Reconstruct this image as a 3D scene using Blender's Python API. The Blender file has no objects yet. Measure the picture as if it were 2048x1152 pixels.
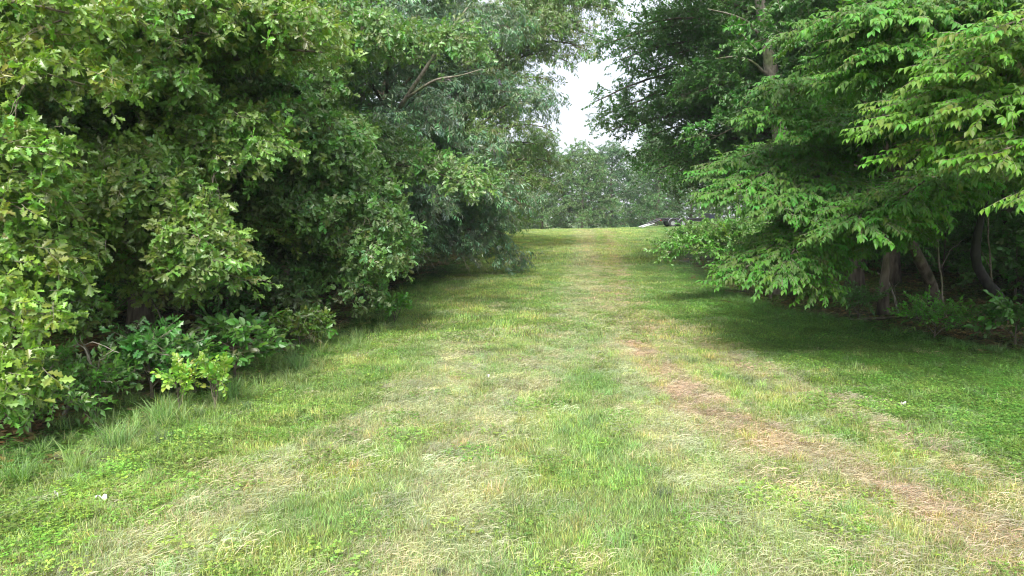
import bpy, math, random
import numpy as np
from mathutils import Matrix, Vector, Euler

# ------------------------------------------------------------------ camera, sky, sun, exposure
SC = bpy.context.scene
COL = SC.collection
F = 1365.0                      # focal length in pixels of the 2048 wide frame
PITCH = math.atan(151 / F)
CAMZ = 2.5
cam_d = bpy.data.cameras.new('camera')
cam = bpy.data.objects.new('camera', cam_d)
COL.objects.link(cam)
SC.camera = cam
cam_d.sensor_width = 36
cam_d.lens = 24
cam_d.clip_end = 2000
cam.location = (0, 0, CAMZ)
cam.rotation_euler = (math.pi / 2 - PITCH, 0, 0)

SUN_EL, SUN_AZ = math.radians(46), math.radians(192)     # azimuth from +Y clockwise: behind the camera
world = bpy.data.worlds.new('World')
SC.world = world
world.use_nodes = True
wn = world.node_tree
bg = wn.nodes['Background']
sky = wn.nodes.new('ShaderNodeTexSky')
sky.sky_type = 'NISHITA'
sky.sun_disc = False
sky.sun_elevation = SUN_EL
sky.sun_rotation = SUN_AZ
sky.air_density = 1.0
sky.dust_density = 3.0
tc = wn.nodes.new('ShaderNodeTexCoord')
cl = wn.nodes.new('ShaderNodeTexNoise')
cl.inputs['Scale'].default_value = 2.2
cl.inputs['Detail'].default_value = 6
cr = wn.nodes.new('ShaderNodeValToRGB')
cr.color_ramp.elements[0].position = 0.25
cr.color_ramp.elements[0].color = (0.84, 0.88, 0.96, 1)
cr.color_ramp.elements[1].position = 0.7
cr.color_ramp.elements[1].color = (1, 1, 1, 1)
mul = wn.nodes.new('ShaderNodeVectorMath')
mul.operation = 'SCALE'
sx = wn.nodes.new('ShaderNodeSeparateXYZ')            # overcast sky: the zenith about three times the horizon
gr = wn.nodes.new('ShaderNodeMapRange')
gr.inputs['From Min'].default_value = 0.0
gr.inputs['From Max'].default_value = 1.0
gr.inputs['To Min'].default_value = 1.75
gr.inputs['To Max'].default_value = 5.0
mx = wn.nodes.new('ShaderNodeMix')
mx.data_type = 'RGBA'
mx.inputs['Factor'].default_value = 0.86
wn.links.new(tc.outputs['Generated'], cl.inputs['Vector'])
wn.links.new(cl.outputs['Fac'], cr.inputs['Fac'])
wn.links.new(tc.outputs['Generated'], sx.inputs[0])
wn.links.new(sx.outputs['Z'], gr.inputs['Value'])
wn.links.new(gr.outputs[0], mul.inputs['Scale'])
wn.links.new(cr.outputs['Color'], mul.inputs[0])
wn.links.new(sky.outputs['Color'], mx.inputs['A'])
wn.links.new(mul.outputs['Vector'], mx.inputs['B'])
wn.links.new(mx.outputs['Result'], bg.inputs['Color'])
bg.inputs['Strength'].default_value = 0.105

sl = bpy.data.lights.new('sun', 'SUN')
sl.energy = 1.4
sl.angle = math.radians(20)
sl.color = (1.0, 0.955, 0.88)
sun = bpy.data.objects.new('sun', sl)
COL.objects.link(sun)
sd = Vector((math.sin(SUN_AZ) * math.cos(SUN_EL), math.cos(SUN_AZ) * math.cos(SUN_EL), math.sin(SUN_EL)))
sun.rotation_euler = sd.to_track_quat('Z', 'Y').to_euler()
sun.location = (0, -20, 40)

vs = SC.view_settings
vs.view_transform = 'Standard'
vs.look = 'None'
vs.exposure = 2.33
vs.gamma = 1
SC.cycles.max_bounces = 6
SC.cycles.diffuse_bounces = 4
SC.cycles.glossy_bounces = 2
SC.cycles.transmission_bounces = 3
SC.cycles.use_denoising = True
SC.cycles.pixel_filter_type = 'BLACKMAN_HARRIS'
SC.cycles.filter_width = 1.1

# ------------------------------------------------------------------ helpers
RS = np.random.RandomState(7)


def at(px, py, Y):
    """point of the place seen at a pixel of the photograph, Y metres ahead"""
    a, b = (px - 1024) / F, (576 - py) / F
    y = math.cos(PITCH) + b * math.sin(PITCH)
    z = -math.sin(PITCH) + b * math.cos(PITCH)
    k = Y / y
    return np.array([a * k, Y, CAMZ + z * k])


def project(P):
    d = P - np.array([0, 0, CAMZ])
    cz = d[:, 1] * math.cos(PITCH) - d[:, 2] * math.sin(PITCH)
    cy = d[:, 1] * math.sin(PITCH) + d[:, 2] * math.cos(PITCH)
    cz_ = np.where(cz > 0.5, cz, 0.5)
    return 1024 + F * d[:, 0] / cz_, 576 - F * cy / cz_, cz


def _hash(i, j, s):
    h = np.sin(i * 127.1 + j * 311.7 + s * 74.7) * 43758.5453
    return h - np.floor(h)


def vnoise(x, y, s=0):
    xi, yi = np.floor(x), np.floor(y)
    u, v = x - xi, y - yi
    u, v = u * u * (3 - 2 * u), v * v * (3 - 2 * v)
    a, b = _hash(xi, yi, s), _hash(xi + 1, yi, s)
    c, d = _hash(xi, yi + 1, s), _hash(xi + 1, yi + 1, s)
    return (a * (1 - u) + b * u) * (1 - v) + (c * (1 - u) + d * u) * v


def fbm(x, y, s=0, o=3):
    r, a, n = 0, 0.5, 0
    for k in range(o):
        r = r + a * vnoise(x * 2 ** k, y * 2 ** k, s + k)
        n += a
        a *= 0.5
    return r / n


def sstep(a, b, x):
    t = np.clip((x - a) / (b - a), 0, 1)
    return t * t * (3 - 2 * t)


def height(x, y):
    x = np.asarray(x, float)
    y = np.asarray(y, float)
    z = 0.84 * sstep(18, 62, y) - 2.4 * sstep(66, 110, y)
    z = z + 0.05 * (fbm(x * .35, y * .35, 3) - .5) + 0.5 * (fbm(x * .06, y * .06, 9) - .5) * sstep(8, 25, np.abs(x - .1 * y))
    z = z + 0.016 * (x - 8) * sstep(45, 62, y) * (np.abs(x) < 60)
    z = z + 0.25 * sstep(10, 20, x) * sstep(5, 15, y)
    return z


def hz(x, y):
    return float(height(np.array([x]), np.array([y]))[0])


XLY = [-5, 4, 6, 8, 9, 10.8, 12.4, 16, 20, 25, 40, 50, 57, 60, 500]
XLX = [-9, -5.2, -4.9, -4.9, -4.4, -3.9, -3.4, -3.1, -3.3, -3.0, -1.5, -0.4, -2, -300, -300]
XRY = [-5, 8, 12.4, 16, 19.5, 28, 45, 52, 56, 500]
XRX = [40, 11.4, 8.5, 6.9, 6.3, 7.2, 11, 15, 300, 300]


def inside(x, y):
    """signed distance-like value: > 0 on the mown ground"""
    return np.minimum(x - np.interp(y, XLY, XLX), np.interp(y, XRY, XRX) - x)


def streak(x, y, pts, w):
    py_ = [p[0] for p in pts]
    px_ = [p[1] for p in pts]
    d = (x - np.interp(y, py_, px_)) / w
    return np.exp(-d * d) * ((y > py_[0] - .5) & (y < py_[-1] + 4))


def fields(x, y):
    """dry = pale mown straw, brown = brown hay, lush = broadleaf ground cover, bare = forest floor"""
    n1 = fbm(x * 1.7, y * 1.7, 11)
    n2 = fbm(x * .5, y * .5, 21)
    n3 = fbm(x * 4, y * 4, 31)
    dry = 0.9 * streak(x, y, [(3, -.9), (5, -.55), (7.2, -.5), (12.4, .95), (20, 1.9), (60, 6)], .45)
    dry = dry + 1.1 * streak(x, y, [(3, -2.9), (5.4, -2.6), (6.4, -2.4), (8.4, -1.2), (10, -.9)], .4)
    dry = dry + .55 * streak(x, y, [(4, 1.9), (8, 1.7), (14, 2.2), (25, 2.9), (60, 6.8)], .35)
    dry = dry * sstep(.02, .5, n1 * .6 + n3 * .4) * 1.4 + .12 * sstep(.5, .75, n1)
    br = 1.0 * streak(x, y, [(3, 3.9), (5, 3.75), (6.2, 3.45), (7.2, 3.02), (8.2, 2.55), (10.8, 2.3), (17.5, 2.4), (33, 3.9), (60, 6.8)], .33)
    br = br * np.interp(y, [0, 9, 11, 14, 60], [1, 1, .6, .5, .65])
    br = br + .38 * streak(x, y, [(3, 5.0), (6, 4.6), (8, 4.4), (10, 4.0), (12, 3.7)], .5)
    br = br + .3 * streak(x, y, [(3, 2.9), (5, 2.8), (7, 2.5), (9, 2.4)], .5)
    br = br + .6 * streak(x, y, [(14, 2.9), (20, 3.3), (33, 4.95), (60, 8.3)], .35)
    br = br * sstep(.12, .5, n1 * .5 + n3 * .5) * 1.4
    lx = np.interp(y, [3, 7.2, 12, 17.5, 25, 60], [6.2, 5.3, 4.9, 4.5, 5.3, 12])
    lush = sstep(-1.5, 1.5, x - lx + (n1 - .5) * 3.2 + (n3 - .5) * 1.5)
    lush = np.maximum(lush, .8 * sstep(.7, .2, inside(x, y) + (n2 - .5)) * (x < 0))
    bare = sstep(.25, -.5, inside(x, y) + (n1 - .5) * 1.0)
    return np.clip(dry, 0, 1), np.clip(br, 0, 1), np.clip(lush, 0, 1), bare, n2


def link(o):
    COL.objects.link(o)
    return o


def mesh_of(name, verts, faces, mats, smooth=False, fmat=None):
    me = bpy.data.meshes.new(name)
    me.from_pydata([tuple(v) for v in verts], [], faces)
    for m in mats:
        me.materials.append(m)
    if fmat is not None:
        me.polygons.foreach_set('material_index', fmat)
    if smooth:
        me.polygons.foreach_set('use_smooth', [True] * len(me.polygons))
    return me


def obj(name, me, parent=None, kind=None):
    o = link(bpy.data.objects.new(name, me))
    if parent:
        o.parent = parent
    if kind:
        o['kind'] = kind
    return o


def thing(name, label, cat, loc=(0, 0, 0), group=None, rotz=0):
    o = link(bpy.data.objects.new(name, None))
    o.location = loc
    o.rotation_euler = (0, 0, rotz)
    o.empty_display_size = .2
    o['label'] = label
    o['category'] = cat
    if group:
        o['group'] = group
    return o


def tube(P, R, n=6, V=None, Fc=None):
    P = np.asarray(P, float)
    if V is None:
        V, Fc = [], []
    b0 = len(V)
    T = np.gradient(P, axis=0)
    T /= np.linalg.norm(T, axis=1)[:, None] + 1e-9
    up = np.array([0, 0, 1.0]) if abs(T[0][2]) < .9 else np.array([1.0, 0, 0])
    for i in range(len(P)):
        u = np.cross(T[i], up)
        u /= np.linalg.norm(u) + 1e-9
        v = np.cross(u, T[i])
        up = v
        for k in range(n):
            a = 2 * math.pi * k / n
            V.append(P[i] + R[i] * (math.cos(a) * u + math.sin(a) * v))
    for i in range(len(P) - 1):
        for k in range(n):
            a, b = b0 + i * n + k, b0 + i * n + (k + 1) % n
            Fc.append((a, b, b + n, a + n))
    Fc.append(tuple(b0 + k for k in range(n))[::-1])
    Fc.append(tuple(b0 + (len(P) - 1) * n + k for k in range(n)))
    return V, Fc


# ------------------------------------------------------------------ materials
def new_mat(name):
    m = bpy.data.materials.new(name)
    m.use_nodes = True
    nt = m.node_tree
    return m, nt, nt.nodes['Principled BSDF'], nt.nodes['Material Output']


def leaf_mat(name, base, trans=.3, rough=.36, spec=.6, under=1.5):
    m, nt, p, out = new_mat(name)
    N, Lk = nt.nodes, nt.links
    a = N.new('ShaderNodeAttribute'); a.attribute_name = 'lc'
    b = N.new('ShaderNodeAttribute'); b.attribute_name = 'tint'; b.attribute_type = 'INSTANCER'
    m1 = N.new('ShaderNodeVectorMath'); m1.operation = 'MULTIPLY'
    m2 = N.new('ShaderNodeVectorMath'); m2.operation = 'MULTIPLY'
    m2.inputs[1].default_value = base
    Lk.new(a.outputs['Color'], m1.inputs[0]); Lk.new(b.outputs['Vector'], m1.inputs[1])
    Lk.new(m1.outputs[0], m2.inputs[0])
    # pale underside
    g = N.new('ShaderNodeNewGeometry')
    ms = N.new('ShaderNodeMix'); ms.data_type = 'RGBA'
    sc_ = N.new('ShaderNodeMix'); sc_.data_type = 'RGBA'; sc_.inputs['Factor'].default_value = .25
    sc_.inputs['B'].default_value = (base[0] * under * .9, base[1] * under, base[2] * under * 1.8, 1)
    Lk.new(m2.outputs[0], sc_.inputs['A'])
    Lk.new(g.outputs['Backfacing'], ms.inputs['Factor'])
    Lk.new(m2.outputs[0], ms.inputs['A']); Lk.new(sc_.outputs['Result'], ms.inputs['B'])
    Lk.new(ms.outputs['Result'], p.inputs['Base Color'])
    p.inputs['Roughness'].default_value = rough
    p.inputs['Specular IOR Level'].default_value = spec
    t = N.new('ShaderNodeBsdfTranslucent')
    tm = N.new('ShaderNodeVectorMath'); tm.operation = 'MULTIPLY'; tm.inputs[1].default_value = (1.5, 1.6, .7)
    Lk.new(m2.outputs[0], tm.inputs[0]); Lk.new(tm.outputs[0], t.inputs['Color'])
    x = N.new('ShaderNodeMixShader'); x.inputs[0].default_value = trans
    Lk.new(p.outputs[0], x.inputs[1]); Lk.new(t.outputs[0], x.inputs[2])
    Lk.new(x.outputs[0], out.inputs['Surface'])
    return m


def bark_mat(name, c1, c2, scale=9, vstretch=.25, bump=.6):
    m, nt, p, out = new_mat(name)
    N, Lk = nt.nodes, nt.links
    tcn = N.new('ShaderNodeTexCoord')
    mp = N.new('ShaderNodeMapping'); mp.inputs['Scale'].default_value = (1, 1, vstretch)
    n = N.new('ShaderNodeTexNoise'); n.inputs['Scale'].default_value = scale; n.inputs['Detail'].default_value = 8
    n2 = N.new('ShaderNodeTexNoise'); n2.inputs['Scale'].default_value = 1.7; n2.inputs['Detail'].default_value = 5
    r = N.new('ShaderNodeValToRGB')
    r.color_ramp.elements[0].position = .35; r.color_ramp.elements[0].color = (*c1, 1)
    r.color_ramp.elements[1].position = .68; r.color_ramp.elements[1].color = (*c2, 1)
    r2 = N.new('ShaderNodeValToRGB')
    r2.color_ramp.elements[0].position = .5; r2.color_ramp.elements[0].color = (1, 1, 1, 1)
    r2.color_ramp.elements[1].position = .66; r2.color_ramp.elements[1].color = (.55, .72, .42, 1)
    mm = N.new('ShaderNodeVectorMath'); mm.operation = 'MULTIPLY'
    Lk.new(tcn.outputs['Object'], mp.inputs['Vector'])
    Lk.new(mp.outputs[0], n.inputs['Vector']); Lk.new(tcn.outputs['Object'], n2.inputs['Vector'])
    Lk.new(n.outputs['Fac'], r.inputs['Fac']); Lk.new(n2.outputs['Fac'], r2.inputs['Fac'])
    Lk.new(r.outputs['Color'], mm.inputs[0]); Lk.new(r2.outputs['Color'], mm.inputs[1])
    Lk.new(mm.outputs[0], p.inputs['Base Color'])
    p.inputs['Roughness'].default_value = .9
    bp = N.new('ShaderNodeBump'); bp.inputs['Strength'].default_value = bump; bp.inputs['Distance'].default_value = .02
    Lk.new(n.outputs['Fac'], bp.inputs['Height']); Lk.new(bp.outputs['Normal'], p.inputs['Normal'])
    return m


def plain(name, c, rough=.5, metal=0.0, noise=.15):
    m, nt, p, out = new_mat(name)
    N, Lk = nt.nodes, nt.links
    n = N.new('ShaderNodeTexNoise'); n.inputs['Scale'].default_value = 6; n.inputs['Detail'].default_value = 6
    x = N.new('ShaderNodeMix'); x.data_type = 'RGBA'
    x.inputs['A'].default_value = (*[v * (1 - noise) for v in c], 1)
    x.inputs['B'].default_value = (*[min(1, v * (1 + noise) + .01) for v in c], 1)
    Lk.new(n.outputs['Fac'], x.inputs['Factor']); Lk.new(x.outputs['Result'], p.inputs['Base Color'])
    p.inputs['Roughness'].default_value = rough
    p.inputs['Metallic'].default_value = metal
    return m


M_LEAF = leaf_mat('green_leaf', (.105, .195, .040), rough=.44, spec=.95)
M_GLOSSY = leaf_mat('waxy_leaf', (.098, .165, .068), spec=1.0, rough=.4, trans=.25)
M_SOFT = leaf_mat('matt_leaf', (.090, .172, .036), rough=.5, spec=.35, trans=.36)
M_GRASS = leaf_mat('grass_blade', (.258, .31, .112), trans=.3, rough=.5, spec=.35)
M_BARK = bark_mat('grey_brown_bark', (.055, .045, .034), (.22, .185, .14))
M_PALE = bark_mat('pale_grey_bark', (.13, .115, .09), (.34, .31, .26), scale=12, vstretch=.6, bump=.4)
M_DARK = bark_mat('dark_bark', (.012, .012, .012), (.04, .04, .035))  # near-black tone for the hooked trunk and one maple limb
M_TWIG = bark_mat('twig_bark', (.1, .085, .06), (.28, .24, .19), scale=20, vstretch=1, bump=.2)

# ------------------------------------------------------------------ leaves and sprays
OUT = {
    'oak': ([(0, 0), (.1, .03), (.28, .17), (.36, .08), (.52, .3), (.62, .13), (.78, .27), (.87, .1), (1, 0)], .35, .25),
    'ovate': ([(0, 0), (.18, .18), (.42, .27), (.72, .18), (1, 0)], .3, .42),
    'lance': ([(0, 0), (.25, .05), (.42, .17), (.5, .06), (.72, .13), (1, 0)], .3, .3),
    'round': ([(0, 0), (.2, .25), (.55, .33), (.8, .2), (1, 0)], .25, .2),
    'simple': ([(0, 0), (.42, .27), (1, 0)], .3, .2),
}


def leaf_geo(kind, L, curl=1.0):
    pts, fold, droop = OUT[kind]
    V, Fc = [], []
    n = len(pts)
    for x, w in pts:                       # midrib
        V.append((x * L, 0, -droop * curl * L * x * x))
    idx = {}
    for s in (1, -1):
        for i, (x, w) in enumerate(pts):
            if w > 0:
                idx[(s, i)] = len(V)
                V.append((x * L + .06 * L * w, s * w * L, -droop * curl * L * x * x + fold * w * L))
    for s in (1, -1):
        for i in range(n - 1):
            a, b = idx.get((s, i)), idx.get((s, i + 1))
            q = [i, i + 1] + ([b] if b is not None else []) + ([a] if a is not None else [])
            if s < 0:
                q = q[::-1]
            Fc.append(tuple(q))
    return V, Fc


def rot_of(yaw, pitch, roll):
    return Euler((roll, -pitch, yaw), 'XYZ').to_matrix()


class Spray:
    """a leafy twig; x runs along the twig"""
    def __init__(s, leaf, length, nleaf, size, droop, spread, tip=0.0, var=.2, seed=0, red=.0, thick=.0035, jit=.35):
        r = random.Random(seed)
        s.V, s.F, s.C, s.M, s.leaves = [], [], [], [], []
        P = [(length * t, .02 * math.sin(3 * t + seed), -.12 * length * t * t) for t in (0, .35, .7, 1)]
        tube(P, [thick, thick * .8, thick * .6, thick * .3], 3, s.V, s.F)
        s.M = [1] * len(s.F)
        s.C = [(1, 1, 1)] * len(s.V)
        s.twig = (list(s.V), list(s.F))
        for k in range(nleaf):
            t = (k + .5) / nleaf
            t = t ** (1 - .6 * tip)
            px = length * t
            side = 1 if k % 2 else -1
            last = k == nleaf - 1
            yaw = side * math.radians(spread * (1 - .5 * t) + r.uniform(-14, 14)) if not last else r.uniform(-.2, .2)
            pitch = -math.radians(droop) + r.gauss(0, jit)
            roll = side * -.1 + r.gauss(0, jit)
            sz = size * r.uniform(.5, 1.2)
            v = 1 + r.uniform(-var, var)
            c = (v * r.uniform(.85, 1.1), v, v * r.uniform(.8, 1.2))
            if r.random() < red:
                c = (2.6, 1.1, .9)
            s.leaves.append(((px, .02 * math.sin(3 * t + seed), -.12 * length * t * t), (yaw, pitch, roll), sz, c, leaf))
            lv, lf = leaf_geo(leaf, sz, r.uniform(.1, 2.1))
            R = rot_of(yaw, pitch, roll)
            b = len(s.V)
            for q in lv:
                s.V.append(tuple(R @ Vector(q) + Vector(s.leaves[-1][0])))
                s.C.append(c)
            s.F += [tuple(b + i for i in f) for f in lf]
            s.M += [0] * len(lf)


def sprays(n, **k):
    return [Spray(seed=i * 13 + len(k['leaf']), **k) for i in range(n)]


SP = {
    'oak': sprays(6, leaf='oak', length=.25, nleaf=10, size=.122, droop=8, spread=70, tip=.6, red=.03, jit=.55),
    'lobed': sprays(6, leaf='lance', length=.28, nleaf=11, size=.14, droop=38, spread=60, tip=.4, red=.006, jit=.4),
    'tier': sprays(6, leaf='ovate', length=.34, nleaf=11, size=.098, droop=22, spread=62, tip=.1, var=.14, jit=.22),
    'fine': sprays(5, leaf='simple', length=.36, nleaf=16, size=.085, droop=12, spread=65, tip=.1, red=.004, jit=.5),
    'shrub': sprays(5, leaf='round', length=.3, nleaf=8, size=.12, droop=5, spread=65, tip=.3, jit=.35),
    'bulk': sprays(5, leaf='simple', length=.75, nleaf=34, size=.15, droop=15, spread=85, tip=.0, red=.003, jit=.7, thick=.006),
}


def scatter_group(K):
    name = 'scatter_%d' % K
    if name in bpy.data.node_groups:
        return bpy.data.node_groups[name]
    g = bpy.data.node_groups.new(name, 'GeometryNodeTree')
    g.interface.new_socket('Geometry', in_out='INPUT', socket_type='NodeSocketGeometry')
    g.interface.new_socket('Geometry', in_out='OUTPUT', socket_type='NodeSocketGeometry')
    N, Lk = g.nodes, g.links
    i, o = N.new('NodeGroupInput'), N.new('NodeGroupOutput')

    def attr(nm, t):
        a = N.new('GeometryNodeInputNamedAttribute'); a.data_type = t
        a.inputs['Name'].default_value = nm
        return a.outputs['Attribute']

    def eq(sock, v):
        c = N.new('FunctionNodeCompare'); c.data_type = 'INT'; c.operation = 'EQUAL'
        Lk.new(sock, c.inputs[2]); c.inputs[3].default_value = v
        return c.outputs[0]
    vid, kd, rot, scl = attr('vid', 'INT'), attr('variant', 'INT'), attr('rot', 'FLOAT_VECTOR'), attr('scl', 'FLOAT')
    sp = N.new('GeometryNodeSeparateGeometry'); sp.domain = 'POINT'
    Lk.new(i.outputs[0], sp.inputs[0]); Lk.new(eq(vid, 0), sp.inputs[1])
    j = N.new('GeometryNodeJoinGeometry')
    for k in range(1, K + 1):
        s = N.new('GeometryNodeSeparateGeometry'); s.domain = 'POINT'
        Lk.new(i.outputs[0], s.inputs[0]); Lk.new(eq(vid, k), s.inputs[1])
        ip = N.new('GeometryNodeInstanceOnPoints')
        Lk.new(sp.outputs[0], ip.inputs['Points'])
        Lk.new(eq(kd, k), ip.inputs['Selection'])
        Lk.new(s.outputs[0], ip.inputs['Instance'])
        Lk.new(rot, ip.inputs['Rotation'])
        Lk.new(scl, ip.inputs['Scale'])
        Lk.new(ip.outputs[0], j.inputs[0])
    Lk.new(j.outputs[0], o.inputs[0])
    return g


def scatter(name, variants, P, ROT, SCL, TINT, VAR, mats, parent=None):
    """one object whose own mesh carries the variants and the points they grow at"""
    V, Fc, C, M, vid = [], [], [], [], []
    for k, s in enumerate(variants):
        b = len(V)
        V += list(s.V)
        Fc += [tuple(b + i for i in f) for f in s.F]
        C += list(s.C)
        M += list(s.M)
        vid += [k + 1] * len(s.V)
    nb, n = len(V), len(P)
    V = np.concatenate([np.array(V, float).reshape(-1, 3), np.asarray(P, float).reshape(-1, 3)])
    me = mesh_of(name, V, Fc, mats, fmat=M)
    A = me.attributes

    def put(nm, typ, fld, arr):
        A.new(nm, typ, 'POINT').data.foreach_set(fld, np.ascontiguousarray(arr, dtype=np.int32 if typ == 'INT' else np.float32).ravel())
    put('vid', 'INT', 'value', np.concatenate([vid, np.zeros(n)]))
    put('variant', 'INT', 'value', np.concatenate([np.zeros(nb), np.asarray(VAR) + 1]))
    put('scl', 'FLOAT', 'value', np.concatenate([np.zeros(nb), SCL]))
    put('rot', 'FLOAT_VECTOR', 'vector', np.concatenate([np.zeros((nb, 3)), ROT]))
    put('tint', 'FLOAT_VECTOR', 'vector', np.concatenate([np.ones((nb, 3)), TINT]))
    c4 = np.ones((nb + n, 4)); c4[:nb, :3] = C
    put('lc', 'FLOAT_COLOR', 'color', c4)
    o = obj(name, me, parent, 'stuff')
    md = o.modifiers.new('scatter', 'NODES')
    md.node_group = scatter_group(len(variants))
    return o


LEAF_MESH = {}


def leaf_mesh(kind, mat, ci):
    key = (kind, mat.name, ci)
    if key not in LEAF_MESH:
        r = random.Random(ci * 7 + 1)
        V, Fc = leaf_geo(kind, 1.0, [.4, .8, 1.1, 1.5][ci % 4])
        me = mesh_of('leaf', V, Fc, [mat])
        v = 1 + r.uniform(-.2, .2)
        col = np.ones((len(V), 4)); col[:, :3] = (v * r.uniform(.85, 1.2), v, v * r.uniform(.8, 1.2))
        me.attributes.new('lc', 'FLOAT_COLOR', 'POINT').data.foreach_set('color', col.astype(np.float32).ravel())
        LEAF_MESH[key] = me
    return LEAF_MESH[key]


def explode(root, variants, P, ROT, SCL, TINT, VAR, budget, mat, V, Fc):
    """the sprays that show largest get every leaf as a part of its own; returns the mask of those used"""
    used = np.zeros(len(P), bool)
    if budget <= 0 or len(P) == 0:
        return used
    px, py, cz = project(P)
    ok = (cz > 2) & (px > 10) & (px < 2038) & (py > 10) & (py < 1140)
    cells = {}
    n = 0
    base = Vector(root.location)
    for i in np.argsort(cz):
        if not ok[i] or n >= budget:
            continue
        c = (int(px[i] // 34), int(py[i] // 30))
        if c in cells:
            continue
        cells[c] = 1
        s = variants[VAR[i]]
        Ms = Matrix.LocRotScale(Vector(P[i]), Euler(ROT[i]), Vector((SCL[i],) * 3))
        for (lp, (yw, pt, rl), sz, c_, lk) in s.leaves:
            me = leaf_mesh(lk, mat, n % 4)
            o = bpy.data.objects.new('leaf', me)
            COL.objects.link(o)
            o.parent = root
            Ml = Matrix.Translation(Vector(lp)) @ rot_of(yw, pt, rl).to_4x4() @ Matrix.Scale(sz, 4)
            o.matrix_local = Matrix.Translation(-base) @ Ms @ Ml
            o['tint'] = [float(v) for v in TINT[i]]
            n += 1
            if n >= budget:
                break
        b = len(V)
        for q in s.twig[0]:
            V.append(np.array(Ms @ Vector(q)) - np.array(base))
        Fc += [tuple(b + j for j in f) for f in s.twig[1]]
        used[i] = True
    return used


# ------------------------------------------------------------------ trees
def unit(v):
    return v / (np.linalg.norm(v) + 1e-9)


FOOT = {'oak': .25, 'lobed': .29, 'tier': .275, 'fine': .34, 'shrub': .27, 'bulk': .75}


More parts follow.
